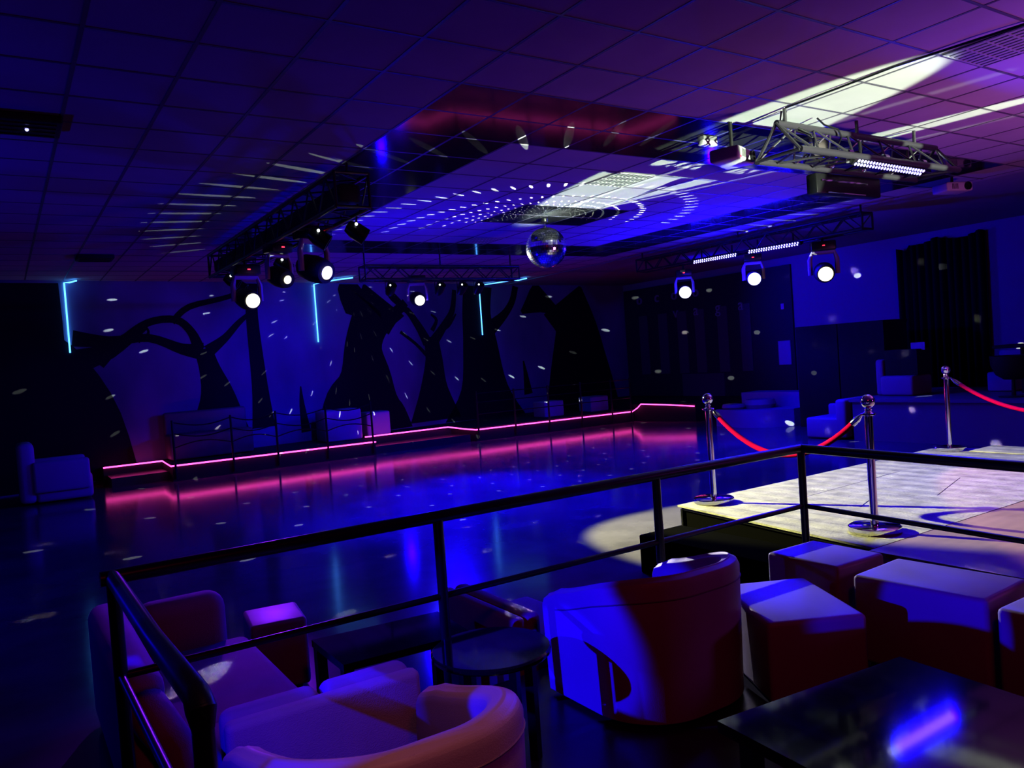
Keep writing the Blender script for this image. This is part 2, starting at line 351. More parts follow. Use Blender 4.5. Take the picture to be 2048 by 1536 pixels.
for (x, y) in ((.29, RY), (1.588, RY), (2.90, RY), (4.11, RY), (.308, 1.77), (3.93, 1.0)):
    MB().path([(x, y, .2), (x, y, RT)], .0235, 14).build('post', 'black', g)
    MB().lathe([(.001, .2), (.06, .2), (.06, .208), (.001, .208)], (x, y, 0), 20).build('base_plate', 'black', g)

# ------------------------------------------------------------------ upholstered seats
def ushell(w, d, th, hf, hb, r=.2, flare=.0, n=14, front_drop=.10):
    """U-shaped shell open to +y; returns builder, floor at z=0"""
    hw = w/2-th/2; pts = []
    y1 = d/2; y0 = -d/2+th/2
    for i in range(8): pts.append((-hw, y1-(y1-(y0+r))*i/7))
    for i in range(1, n+1): a = PI+PI/2*i/n; pts.append((-hw+r+r*math.cos(a), y0+r+r*math.sin(a)))
    for i in range(1, 6): pts.append((-hw+r+(2*hw-2*r)*i/5, y0))
    for i in range(1, n+1): a = -PI/2+PI/2*i/n; pts.append((hw-r+r*math.cos(a), y0+r+r*math.sin(a)))
    for i in range(1, 8): pts.append((hw, y0+r+(y1-(y0+r))*i/7))
    b = MB(); rings = []; N = len(pts); t2 = th/2; e = min(.045, th*.45)
    prof = [(-t2, 0), (-t2, .35), (-t2, .75)]
    for i, (x, y) in enumerate(pts):
        a = pts[max(i-1, 0)]; c = pts[min(i+1, N-1)]
        tx, ty = c[0]-a[0], c[1]-a[1]; L = math.hypot(tx, ty); nx, ny = ty/L, -tx/L       # outward normal (left arm goes -y)
        if nx*x+ny*(y-.1) < 0: nx, ny = -nx, -ny
        k = (y1-y)/(y1-y0); k = k*k*(3-2*k)
        h = hf+(hb-hf)*k
        if i < 2 or i > N-3: h -= front_drop*(.5 if i in (1, N-2) else 1)*.35
        row = []
        for (o, z) in [(-t2, .02), (-t2, h*.5), (-t2, h-e), (-t2+e*.3, h-e*.3), (-t2+e, h), (0, h+.006), (t2-e, h), (t2-e*.3, h-e*.3), (t2, h-e), (t2, h*.5), (t2, .02)]:
            oo = o+flare*max(0, z/h) ; row.append((x+nx*oo, y+ny*oo, z))
        rings.append(row)
    m = len(rings[0]); vs = [v for r_ in rings for v in r_]; fs = []
    for i in range(N-1):
        for k in range(m-1): fs.append((i*m+k, i*m+k+1, (i+1)*m+k+1, (i+1)*m+k))
        fs.append((i*m+m-1, i*m, (i+1)*m, (i+1)*m+m-1))
    fs += [tuple(range(m)), tuple(range((N-1)*m, N*m))[::-1]]
    return b.add(vs, fs), pts
def tub(name, label, cat, loc, rz, w, d, hf, hb, th=.10, r=.2, seats=1, m='uphol', seat_h=.40, flare=.015, group=None, front_drop=.1, seam=True):
    t = thing(name, label, cat, loc, group, rz)
    sh, pts = ushell(w, d, th, hf, hb, r, flare, front_drop=front_drop)
    def loc_build(b, nm, mm):
        o = b.build(nm, mm, None); o.parent = t; return o
    so = loc_build(sh, 'shell', m)
    so.modifiers.new('bevel', 'BEVEL').width = .02; so.modifiers['bevel'].limit_method = 'ANGLE'; so.modifiers['bevel'].segments = 3
    iw = (w-2*th)/seats
    for i in range(seats):
        cx = -w/2+th+iw*(i+.5)
        loc_build(MB().rbox((cx, th/2+.015, seat_h-.07), (iw-.01, d-th-.03, .15), .045, 4), 'seat_cushion', m)
    loc_build(MB().rbox((0, th/2, (seat_h-.15)/2+.01), (w-2*th+.02, d-th-.06, seat_h-.15), .02, 2), 'seat_base', m)
    if seam:
        P = [(x*1.0, y, 0) for x, y in pts]; q = []
        N = len(pts); y1 = d/2; y0 = -d/2+th/2
        for i in range(2, N-2):
            x, y = pts[i]; a = pts[i-1]; c = pts[i+1]; tx, ty = c[0]-a[0], c[1]-a[1]; L = math.hypot(tx, ty); nx, ny = ty/L, -tx/L
            if nx*x+ny*(y-.1) < 0: nx, ny = -nx, -ny
            k = (y1-y)/(y1-y0); k = k*k*(3-2*k); h = hf+(hb-hf)*k-.085
            q.append((x+nx*(th/2+flare*.9+.001), y+ny*(th/2+flare*.9+.001), h))
        o = loc_build(MB().path(q, .003, 6), 'seam', 'seam')
    return t
tub('tub_armchair', 'pale tub armchair seen from behind, blue light on its left side', 'armchair', (2.408, 2.675, .2), .0, .745, .66, .49, .62, .088, .255, group='tub seats on the platform')
tub('tub_armchair', 'pale tub armchair nearest the camera, cut by the lower picture edge', 'armchair', (.835, 2.085, .2), .0, .72, .72, .49, .63, .11, .24, seat_h=.30, group='tub seats on the platform')
t = thing('lounge_sofa', 'pale corner lounge sofa at lower left, beyond the rail corner', 'sofa', (.68, 3.95, 0))
MB().rbox((.755, 3.88, .19), (.56, 1.10, .36), .05, 4).build('seat', 'uphol_f', t)
MB().rbox((.715, 4.47, .335), (.44, .20, .59), .085, 5).build('backrest', 'uphol_f', t)
MB().rbox((.385, 4.07, .32), (.17, 1.36, .60), .07, 5).build('side_back', 'uphol_f', t)
MB().path([(.385, 3.5, .50), (.392, 3.40, .49), (.42, 3.34, .44), (.47, 3.31, .35), (.49, 3.305, .2), (.49, 3.305, .02)], [.075, .08, .08, .075, .07, .07], 16).build('armrest', 'uphol_f', t)

def bench(name, label, loc, rz, L, D, hb, sh, m='uphol_f', n=2):
    t = thing(name, label, 'sofa', loc, None, rz)
    def lb(b, nm, mm=m): o = b.build(nm, mm, None); o.parent = t
    lb(MB().rbox((0, -D/2+.035, hb/2), (L, .07, hb), .025, 3), 'back_panel')
    for i in range(n): lb(MB().rbox((-L/2+L/n*(i+.5), -D/2+.125, hb-.125), (L/n-.008, .10, .26), .04, 4), 'back_cushion')
    lb(MB().rbox((0, .035, sh/2), (L, D-.08, sh), .03, 3), 'seat')
    return t
bench('bench_sofa', 'low-backed bench sofa facing away beyond the nearest armchair, two back cushions', (.86, 2.83, .2), 0., .68, .48, .46, .30)
bench('bench_sofa', 'low bench sofa turned side-on behind the rail, left of the tub armchair', (2.34, 3.68, 0), -PI/2, .78, .60, .47, .30, n=1)

def cube_seat(label, corners, z0, z1, nm='cube_pouf', group='cube poufs by the stage'):
    cx = sum(c[0] for c in corners)/4; cy = sum(c[1] for c in corners)/4
    ux = Vector((corners[1][0]-corners[0][0], corners[1][1]-corners[0][1])); uy = Vector((corners[3][0]-corners[0][0], corners[3][1]-corners[0][1]))
    ang = math.atan2(ux.y, ux.x)
    t = thing(nm, label, 'pouf', (cx, cy, z0), group, 0)
    MB().rbox((cx, cy, (z0+z1)/2+.012), (ux.length, uy.length, z1-z0-.024), .022, 3, ang).build('body', 'uphol', t)
    e = MB()
    for sx in (-1, 1):
        for sy in (-1, 1):
            p = Matrix.Rotation(ang, 2) @ Vector((sx*(ux.length/2-.06), sy*(uy.length/2-.06)))
            f = MB().lathe([(.001, 0), (.022, 0), (.025, .03), (.001, .03)], (cx+p.x, cy+p.y, z0), 12).build('foot', 'black', t)
    return t
cube_seat('pale cube pouf turned corner-on right of the tub armchair', [(2.615, 2.213), (2.999, 2.007), (3.262, 2.545), (2.92, 2.725)], .2, .574)
cube_seat('pale cube pouf farthest back, under the rail corner', [(3.345, 2.395), (3.725, 2.385), (3.755, 2.815), (3.385, 2.83)], .2, .63)
cube_seat('long pale block pouf between the stage and the black table', [(3.294, 1.68), (3.70, 1.70), (3.74, 2.29), (3.315, 2.275)], .2, .63)
cube_seat('pale cube pouf cut off by the right picture edge', [(3.259, 1.17), (3.72, 1.17), (3.72, 1.612), (3.262, 1.618)], .2, .63)
cube_seat('small pale block seat beside the lower left tub sofa', [(1.05, 4.405), (1.355, 4.362), (1.40, 4.72), (1.085, 4.765)], 0, .40, group=None)

# tables
t = thing('low_table', 'large glossy black low table at the lower right corner', 'table', (2.16, 1.13, .2))
MB().prism([(1.74, 1.685), (2.568, 1.602), (2.49, .62), (1.66, .70)], .585, .62).build('tabletop', 'gloss', t)
for (x, y) in ((1.81, 1.62), (2.50, 1.54), (2.43, .69), (1.74, .77)): MB().box((x, y, .39), (.05, .05, .39)).build('leg', 'black', t)
t = thing('round_table', 'round black glass table between the bench sofa and tub armchair', 'table', (1.56, 2.70, .2))
MB().lathe([(.001, .595), (.232, .595), (.24, .602), (.24, .613), (.232, .62), (.001, .62)], (1.56, 2.70, 0), 48).build('tabletop', 'gloss', t)
for a in (.5, 2.07, 3.64, 5.21): MB().box((1.56+.17*math.cos(a), 2.70+.17*math.sin(a), .3975), (.035, .035, .395), a).build('leg', 'black', t)
t = thing('coffee_table', 'rectangular black coffee table on the dance floor beyond the rail', 'table', (1.55, 3.67, 0))
MB().prism([(1.22, 3.90), (1.22, 3.46), (1.87, 3.42), (1.90, 3.84)], .385, .42).build('tabletop', 'gloss', t)
for (x, y) in ((1.25, 3.87), (1.25, 3.50), (1.83, 3.46), (1.86, 3.80)): MB().box((x, y, .1925), (.05, .05, .385)).build('leg', 'black', t)

# ------------------------------------------------------------------ ceiling fixtures
def louvre(i, j, label):
    cx, cy = GX+(i+.5)*T, GY+(j+.5)*T
    t = thing('louvre_light', label, 'ceiling light', (cx, cy, CE), 'unlit louvre lights in the ceiling')
    MB().box((cx, cy, CE), (.575, .575, .008)).build('housing', 'housing', t)
    b = MB()
    for k in range(5): b.box((cx, cy-.285+.57*k/4, CE-.006), (.575, .012, .006))
    for k in range(4):
        y = cy-.214+.1425*k
        for q in range(9): b.box((cx-.25+.0625*q, y, CE-.006), (.028, .13, .005), mx=Matrix.Rotation(.12, 3, 'Y'))
    b.build('louvre', 'louvre', t)
    for sx in (-1, 1): MB().box((cx+sx*.2875, cy, CE-.006), (.012, .575, .007)).build('frame', 'grid', t)
louvre(5, 5, 'louvre ceiling light above the dance floor in the white beam'); louvre(5, -2, 'louvre ceiling light nearest the camera, at the upper right corner'); louvre(6, 12, 'small far louvre ceiling light beside the far mirror tiles')
for (x, y, wd, dp, lab) in ((.27, 6.8, .55, .42, 'dark ceiling cassette unit at the upper left edge'), (1.37, 13.43, .5, .4, 'dark ceiling vent above the mural near the left wall strip')):
    t = thing('air_vent', lab, 'vent', (x, y, CE)); MB().rbox((x, y, CE-.03), (wd, dp, .06), .015).build('cassette', 'blackmatte', t)
    b = MB()
    for k in range(4): b.box((x, y-dp*.35+dp*.7*k/3, CE-.064), (wd*.85, .02, .012))
    b.build('vane', 'black', t)
    if x < 1: MB().sphere((x+.05, y-.02, CE-.072), .012).build('indicator', 'diode', t)

# disco ball
BC = Vector((6.765, 9.30, 3.325)); BR = .292
t = thing('disco_ball', 'mirrored disco ball hanging over the dance floor', 'disco ball', (6.765, 9.3, CE))
b = MB(); NV = 26
for i in range(NV):
    a0, a1 = PI*(i+.04)/NV, PI*(i+.96)/NV; rm = math.sin(PI*(i+.5)/NV); NU = max(5, int(rm*NV*2))
    for k in range(NU):
        p0, p1 = 2*PI*(k+.04)/NU, 2*PI*(k+.96)/NU
        vs = [BC+Vector((BR*math.sin(a)*math.cos(p), BR*math.sin(a)*math.sin(p), BR*math.cos(a))) for a, p in ((a0, p0), (a1, p0), (a1, p1), (a0, p1))]
        c = sum(vs, Vector())/4; q = Matrix.Rotation(random.uniform(-.02, .02), 3, 'X') @ Matrix.Rotation(random.uniform(-.02, .02), 3, 'Z')
        b.add([c+q @ (v-c) for v in vs], [(0, 1, 2, 3)])
b.build('mirror_facets', 'ball', t, False)
MB().sphere(BC, BR-.006, 32, 20).build('core', 'blackmatte', t)
MB().lathe([(.001, 3.60), (.03, 3.60), (.03, 3.63), (.012, 3.64), (.001, 3.64)], (BC.x, BC.y, 0), 14).build('cap', 'chrome', t)
MB().path([(BC.x, BC.y, 3.63), (BC.x, BC.y, 3.685)], .006, 8).build('chain', 'chrome', t)
MB().lathe([(.001, 3.69), (.045, 3.69), (.05, 3.70), (.05, CE-.012), (.001, CE-.012)], (BC.x, BC.y, 0), 20).build('motor', 'black', t)

# ------------------------------------------------------------------ trusses
def bx_truss(name, label, p0, p1, w, h, step, m='aludark', hang=(), tri=False, r=.022, fill=False):
    p0, p1 = Vector(p0), Vector(p1); d = (p1-p0); L = d.length; d.normalize(); s = Vector((-d.y, d.x, 0)).normalized(); u = Vector((0, 0, 1))
    t = thing(name, label, 'lighting truss', tuple((p0+p1)/2))
    offs = [(-w/2, 0), (w/2, 0), (0, h)] if tri else [(-w/2, 0), (w/2, 0), (w/2, h), (-w/2, h)]
    P = lambda o, x: p0+d*x+s*o[0]+u*o[1]
    for o in offs: MB().path([P(o, 0), P(o, L)], r, 10).build('chord', m, t)
    n = max(2, round(L/step)); b = MB(); no = len(offs)
    for k in range(no):
        a, c = offs[k], offs[(k+1) % no]
        for i in range(n):
            x0, x1 = L*i/n, L*(i+1)/n
            b.path([P(a, x0), P(c, (x0+x1)/2)], .010, 6); b.path([P(c, (x0+x1)/2), P(a, x1)], .010, 6)
    b.build('bracing', m, t)
    if fill: MB().rbox((p0+p1)/2+u*h*.45, (w*.7, L-.1, h*.6), .05, 2).build('dark_infill', 'blackmatte', t)  # solid black block added so the truss reads as a dark mass
    for x in (0, L): 
        q = MB()
        for k in range(no): q.path([P(offs[k], x), P(offs[(k+1) % no], x)], .016, 8)
        q.build('end_frame', m, t)
    for x in hang: MB().path([P((0, h), x), Vector((P((0, 0), x).x, P((0, 0), x).y, CE-.01))], .016, 8).build('hanger', m, t)
    return t
bx_truss('lighting_truss', 'dark box truss on the left, carrying three lit moving heads', (2.95, 7.1, 3.30), (2.95, 12.4, 3.30), .34, .32, .5, 'aludark', (.1, 2.6, 5.2), fill=True)
bx_truss('lighting_truss', 'dark truss at the back centre, in front of the mural', (5.30, 12.6, 3.27), (8.4, 12.6, 3.27), .26, .23, .55, 'aludark', (.05, 1.5, 3.0))
bx_truss('lighting_truss', 'dark truss on the right, carrying two blue light bars', (11.25, 7.15, 3.36), (11.25, 12.2, 3.36), .26, .24, .5, 'aludark', (.1, 2.5, 5.0))
tr = bx_truss('lighting_truss', 'grey triangular truss hanging nearest the camera at upper right', (5.72, 4.42, 3.33), (8.2, 4.42, 3.33), .44, .27, .5, 'alu', (.12, 1.15, 2.1), True, r=.03)
b = MB()
for i, (x0, x1, dz) in enumerate(((5.85, 6.5, .12), (5.9, 6.8, .06), (5.87, 7.1, .1), (6.4, 7.3, .05))):
    P = [(x0+(x1-x0)*k/12, 4.42+.08*math.sin(k*1.3+i), 3.66-(.22*min(1, k/5))-dz*math.sin(PI*k/12)) for k in range(13)]
    b.path([(x0-.01*i, 4.42+.02*i, CE-.02)]+P, .009, 6)
b.build('cable', 'black', tr)
P = [(5.83, 4.40, CE-.012), (5.80, 4.0, CE-.02), (5.80, 3.4, CE-.012), (5.84, 2.8, CE-.022), (5.95, 2.2, CE-.012), (6.1, 1.6, CE-.012)]
MB().path(P, .009, 6).build('cable', 'black', tr)
for x in (6.45, 7.0, 7.62):
    q = MB(); q.lathe([(.03, -.03), (.036, -.03), (.036, .03), (.03, .03)], (x, 4.24, 3.36), 14, mrot((1, 0, 0))); q.box((x, 4.24, 3.31), (.04, .03, .07)); q.build('clamp', 'chrome', tr)

def led_bar(label, p0, p1, aim, n=26):
    p0, p1 = Vector(p0), Vector(p1); c = (p0+p1)/2; d = (p1-p0); L = d.length; d.normalize(); z = Vector(aim); z = (z-d*z.dot(d)).normalized(); y = z.cross(d)
    mx = Matrix((d, y, z)).transposed()
    t = thing('led_bar', label, 'light bar', tuple(c), 'blue diode bars on the trusses')
    MB().rbox(c-z*.045, (L+.06, .075, .08), .012, 2, mx=mx).build('housing', 'black', t)
    b = MB()
    for i in range(n):
        for r in (-1, 1): b.lathe([(.001, 0), (.0145, 0), (.0145, .002), (.001, .002)], p0+d*(L*(i+.5)/n+r*L/n*.22)+y*(.017*r)-z*.004, 8, mx)
    b.build('diodes', 'diode', t)
    for e in (-1, 1): MB().path([c+d*(L*.35*e)-z*.08, c+d*(L*.35*e)-z*.08+Vector((0, 0, .16))], .014, 8).build('bracket', 'black', t)
led_bar('blue diode bar on the near upper right truss', (6.49, 4.20, 3.275), (7.56, 4.20, 3.255), (-.55, -.8, -.75), 24)
led_bar('blue diode bar on the right truss, the nearer and longer one', (11.1, 9.32, 3.33), (11.1, 8.28, 3.31), (-1, -.6, -.5), 20)
led_bar('blue diode bar on the right truss, the farther one', (11.1, 10.62, 3.335), (11.1, 9.58, 3.325), (-1, -.6, -.5), 20)

def moving_head(label, lens, aim, top, m='lens', size=1., yawv=None, lr=.085):
    """lens centre, beam direction, height of the clamp above"""
    l = Vector(lens); z = Vector(aim).normalized(); c = l-z*.17*size; X = Vector((-z.y, z.x, 0)).normalized()
    t = thing('moving_head_spotlight', label, 'stage light', (c.x, c.y, top), 'moving head lamps on the trusses')
    mx = mrot(z)
    MB().lathe([(.001, -.20*size), (.07*size, -.2*size), (.115*size, -.14*size), (.13*size, -.02*size), (.125*size, .08*size), (.105*size, .165*size), (.09*size, .168*size), (.001, .165*size)], c, 26, mx).build('head', 'blackmatte', t)
    MB().lathe([(.001, 0), (lr*.75, 0), (lr, .006), (lr*.7, .022), (.001, .03)], l, 24, mx).build('lens', m, t)
    w = .165*size; zt = c.z+.27*size
    P = [c+X*w+Vector((0, 0, -.03)), c+X*w+Vector((0, 0, .17*size)), c+X*w*.8+Vector((0, 0, .26*size)), c-X*w*.8+Vector((0, 0, .26*size)), c-X*w+Vector((0, 0, .17*size)), c-X*w+Vector((0, 0, -.03))]
    MB().path(P, .03*size, 8).build('yoke', 'yoke', t)
    zb = zt+.05
    o = MB().rbox((c.x, c.y, zb+.03), (.30*size, .24*size, .12*size), .02, 2, math.atan2(X.y, X.x)).build('base', 'black', t)
    q = MB().box(Vector((c.x, c.y, zb+.03))-Vector((z.x, z.y, 0)).normalized()*-.125*size, (.035, .012, .012), math.atan2(X.y, X.x)).build('display', 'redled', o, off=(c.x, c.y, top)); q.location = (0, 0, 0)
    if top > zb+.09: MB().path([(c.x, c.y, zb+.08), (c.x, c.y, top)], .02, 8).build('clamp', 'black', t)
    return t
M['yoke'] = mat('yoke_satin', (.6, .58, .64), .4, 0)
H1 = (3.10, 8.35, 2.84); H2 = (2.93, 9.2, 2.87); H3 = (2.88, 10.55, 2.76); H4 = (6.29, 12.5, 2.90); H5 = (11.15, 7.85, 2.76); H6 = (11.15, 9.26, 2.855); H7 = (11.15, 10.92, 2.805)
def toward(a, p): return Vector(p)-Vector(a)
moving_head('lit moving head on the left truss, nearest of its three', H1, toward(H1, (5.2, 3.2, .9)), 3.32, 'lens', 1.15, lr=.075)
moving_head('lit moving head on the left truss, middle of its three', H2, toward(H2, (4.6, 3.0, .8)), 3.32, 'lens', .95, lr=.05)
moving_head('lit moving head on the left truss, farthest and lowest of its three', H3, toward(H3, (3.6, 2.3, .9)), 3.32, 'lens', 1.1, lr=.095)
moving_head('lit moving head hanging from the back centre truss', H4, toward(H4, (4.0, 3.0, .6)), 3.29, 'lens2', 1.0, lr=.09)
moving_head('lit moving head on the right truss, nearest of its three', H5, toward(H5, (4.5, 2.0, .9)), 3.38, 'lens', 1.25, lr=.115)
moving_head('lit moving head on the right truss, middle of its three', H6, toward(H6, (4.0, 2.6, .9)), 3.38, 'lens2', 1.0, lr=.11)
moving_head('lit moving head on the right truss, farthest of its three', H7, toward(H7, (4.0, 3.0, .9)), 3.38, 'lens2', 1.0, lr=.115)

def par_can(label, c, aim, grp):
    c = Vector(c); t = thing('par_spotlight', label, 'stage light', tuple(c), grp); mx = mrot(aim)
    MB().lathe([(.001, -.12), (.06, -.11), (.085, -.03), (.085, .1), (.07, .1), (.07, .05), (.001, .045)], c, 18, mx).build('can', 'black', t)
    X = Vector((-aim[1], aim[0], 0)).normalized()
    MB().path([c+X*.095, c+X*.095+Vector((0, 0, .13)), c-X*.095+Vector((0, 0, .13)), c-X*.095], .008, 6).build('yoke', 'black', t)
    MB().sphere(c+Vector((-.04, -.09, .06)), .016, 8, 6).build('indicator', 'whiteled', t)
    return t
for i, y in enumerate((7.35, 7.75, 9.75, 11.3, 11.9)): par_can('dark unlit par can in the row under the left truss', (2.95+.12*(-1)**i, y, 3.11), (.8, -.3, -.6), 'unlit par cans under the left truss')
for i, x in enumerate((5.75, 6.7, 7.15, 7.5)): par_can('small dark par can in the row under the back truss', (x, 12.5, 3.10), (0.05, -.7, .7), 'unlit par cans under the back truss')

t = thing('hanging_strobe_bar', 'long black strobe batten slung below the near truss', 'stage light', (7.0, 4.72, 3.27))
MB().rbox((7.08, 4.72, 3.21), (1.0, .12, .19), .015, 2, mx=Matrix.Rotation(-.02, 3, 'Z')).build('housing', 'black', t)
MB().box((7.0, 4.655, 3.235), (.72, .008, .016)).build('reflector_strip', 'chrome', t)
MB().box((7.02, 4.655, 3.125), (.6, .01, .01)).build('lower_trim', 'chrome', t)
for x in (6.75, 7.25): 
    q = MB(); q.path([(x, 4.72, 3.30), (x, 4.60, 3.36)], .014, 8); q.box((x, 4.70, 3.30), (.06, .05, .04)); q.build('bracket', 'chrome', t)

def projector(label, c, rz, led):
    c = Vector(c); t = thing('projector', label, 'projector', tuple(c), 'white ceiling projectors'); R = Matrix.Rotation(rz, 3, 'Z')
    W_ = lambda v: c+R @ Vector(v)
    MB().rbox(c, (.40, .28, .12), .025, 3, rz).build('body', 'white_plastic', t)
    o = MB().lathe([(.001, -.01), (.05, -.01), (.052, .02), (.04, .022), (.036, .005), (.001, .004)], W_((.11, -.14, 0)), 20, mrot(R @ Vector((0, -1, 0)))).build('lens', 'black', t)
    b = MB()
    for k in range(5): b.box(W_((-.12+.02*k, -.141, 0)), (.008, .004, .07), rz)
    b.build('vent', 'blackmatte', t)
    MB().path([W_((0, 0, .06)), (c.x, c.y, CE-.005)], .018, 8).build('mount', 'black', t)
    if led: MB().box(W_((-.16, -.142, -.04)), (.02, .006, .012), rz).build('indicator', 'redled', t)
projector('white projector hanging left of the near truss, round black lens', (5.70, 4.9, 3.43), .35, True)
projector('small white projector hanging at the right soffit edge', (10.75, 5.6, 3.60), -.35, False)
tag(MB().rbox((6.0, 5.45, 3.73), (.2, .08, .05), .01).build('junction_box', 'white_plastic', None), 'small pale box fixed to the mirror ceiling by the left projector', 'box')

# ------------------------------------------------------------------ podium rails and furniture at the back
def podium_rail(label, xs, yf, wave=0.):
    t = thing('podium_railing', label, 'railing', (xs[0], yf(xs[0]), PZ), 'thin black railings on the podium')
    for x in xs: MB().path([(x, yf(x), .05), (x, yf(x), 1.10)], .022, 8).build('post', 'black', t)
    for z in (1.06, .86, .6):
        P = []
        for a, c in zip(xs[:-1], xs[1:]):
            for k in range(8):
                q = k/8; P.append((a+(c-a)*q, yf(a+(c-a)*q), z-wave*math.sin(PI*q)*(1 if z > .7 else -1)))
        P.append((xs[-1], yf(xs[-1]), z)); MB().path(P, .012, 6).build('rail', 'black', t)
podium_rail('black railing on the left podium, ending at the recessed steps', (2.55, 3.56, 4.39, 5.38, 6.34), lambda x: 15.17, .09)
podium_rail('black railing on the right podium behind the pink strip', (8.84, 9.80, 10.72, 11.65, 12.56, 13.15), lambda x: 15.19-(x-8.8)*.045-.03, .0)
single('block_armchair', MB().rbox((6.02, 16.2, .63), (.82, .6, .66), .05, 3), 'pale', 'blue-lit pale armchair block behind the left podium railing end', 'armchair', (6.02, 16.2, .3))
single('block_armchair', MB().rbox((6.98, 16.55, .56), (.56, .5, .52), .04, 3), 'pale', 'dim pale block seat against the mural right of the railing end', 'armchair', (6.98, 16.55, .3))
b = MB(); b.rbox((3.38, 16.2, .55), (1.55, .55, .48), .05, 3); b.rbox((3.38, 16.42, .95), (1.55, .14, .5), .05, 3)
single('long_bench', b, 'pilaster', 'long dim bench seat on the left podium below the mural tree', 'sofa', (3.38, 16.2, .3))
for (x, lab) in ((11.3, 'small pale cube stool behind the right podium railing, the left one'), (12.72, 'small pale cube stool behind the right podium railing, the right one')):
    single('cube_stool', MB().rbox((x, 15.9, .49), (.58, .5, .38), .03, 3), 'pale', lab, 'stool', (x, 15.9, .3), 'pale cube stools on the right podium')
t = thing('lounge_chair', 'dim pale lounge chair on the floor at the far left edge', 'armchair', (.65, 14.9, 0))
MB().rbox((.28, 14.9, .5), (.24, .8, .95), .08, 3).build('backrest', 'pale', t); MB().rbox((.78, 14.9, .22), (.8, .8, .40), .06, 3).build('seat', 'pale', t)
for sy in (-1, 1): MB().rbox((.75, 14.9+.4*sy, .42), (.8, .12, .5), .05, 3).build('armrest', 'pale', t)

# ------------------------------------------------------------------ right-hand side
t = thing('booth_screen', 'tall black booth panel standing against the blue wall', 'booth', (13.5, 9.2, 0))
MB().rbox((13.5, 9.78, 1.0), (.08, .93, 2.0), .01, 2).build('panel', 'blackmatte', t); MB().rbox((13.5, 8.83, 1.0), (.08, .93, 2.0), .01, 2).build('panel', 'blackmatte', t)
for y in (10.22, 8.39): MB().rbox((13.85, y, 1.0), (.7, .06, 2.0), .01, 2).build('side_panel', 'blackmatte', t)
MB().box((13.9, 9.3, 1.97), (.8, 1.8, .05)).build('roof', 'blackmatte', t)
t = thing('seating_dais', 'dim raised dais at the right, chairs on top', 'platform', (13.0, 5.9, 0))
MB().prism([(12.02, 8.1), (12.02, 3.0), (14.6, 3.0), (14.6, 8.1)], 0, .64).build('body', 'dais', t)
MB().prism([(11.98, 8.14), (11.98, 3.0), (14.6, 3.0), (14.6, 8.14)], .64, .69).build('top', 'dais', t)
t = thing('block_armchair', 'bright blue-lit pale armchair at the left end of the dais', 'armchair', (12.2, 8.55, 0))
MB().rbox((12.3, 8.62, .19), (.8, .66, .36), .04, 3).build('seat', 'pale', t); MB().rbox((12.3, 8.26, .36), (.8, .2, .66), .05, 3).build('backrest', 'pale', t)
MB().rbox((12.62, 8.62, .30), (.16, .66, .52), .04, 3).build('armrest', 'pale', t)
t = thing('curved_sofa', 'pale curved sofa on the floor behind the left chrome post', 'sofa', (13.3, 11.2, 0))
MB().prism([(13.0, 12.05), (12.9, 11.25), (13.1, 10.8), (13.5, 10.42), (14.3, 10.45), (14.2, 11.3), (14.0, 12.1)], .0, .36).build('seat', 'pale', t)
MB().prism([(13.9, 12.1), (14.05, 11.2), (13.9, 10.75), (13.95, 10.42), (14.5, 10.45), (14.5, 12.1)], .1, .66).build('backrest', 'pale', t)
MB().lathe([(.001, .36), (.22, .36), (.26, .40), (.24, .46), (.001, .48)], (13.25, 11.75, 0), 24).build('round_cushion', 'pale', t)
MB().lathe([(.001, .36), (.3, .36), (.34, .44), (.3, .54), (.001, .56)], (13.6, 11.35, 0), 24).build('round_cushion', 'pale', t)
t = thing('armchair', 'pale armchair on the dais under a dark sloping screen', 'armchair', (12.9, 8.0-.1, .69))
MB().rbox((12.9, 7.66, .86), (.6, .58, .34), .05, 3).build('seat', 'pale', t); MB().rbox((12.95, 8.02, 1.0), (.5, .14, .62), .05, 3).build('backrest', 'pale', t)
t = thing('folded_screen', 'dark sloping screen leaning over the dais armchair', 'screen', (13.0, 7.72, 1.03))
MB().prism([(12.75, 7.93), (12.75, 7.36), (13.15, 7.36), (13.15, 7.93)], 1.03, 1.46).build('panel', 'blackmatte', t)
single('paper_notice', MB().box((12.9, 7.42, 1.5), (.01, .24, .13)), 'paper', 'small pale notice above the dark screen on the dais', 'sign', (12.9, 7.42, 1.5))
t = thing('bucket_stool', 'black bucket stool on a thin post at the right edge of the dais', 'stool', (12.5, 5.78, .69))
MB().lathe([(.001, .69), (.2, .69), (.2, .705), (.03, .715), (.022, .95), (.001, .95)], (12.5, 5.78, 0), 24).build('pedestal', 'black', t)
MB().lathe([(.001, .94), (.12, .95), (.22, 1.02), (.28, 1.16), (.29, 1.30), (.26, 1.30), (.24, 1.15), (.18, 1.06), (.001, 1.04)], (12.5, 5.78, 0), 28).build('seat', 'blackmatte', t)
t = thing('bar_table', 'tall black bar table behind the bucket stool', 'table', (13.2, 5.5, .69))
MB().rbox((13.2, 5.6, 1.42), (.6, 1.3, .05), .01).build('tabletop', 'blackmatte', t); MB().path([(13.2, 5.95, .69), (13.2, 5.95, 1.40)], .03, 10).build('leg', 'black', t); MB().path([(13.2, 5.2, .69), (13.2, 5.2, 1.40)], .03, 10).build('leg', 'black', t)
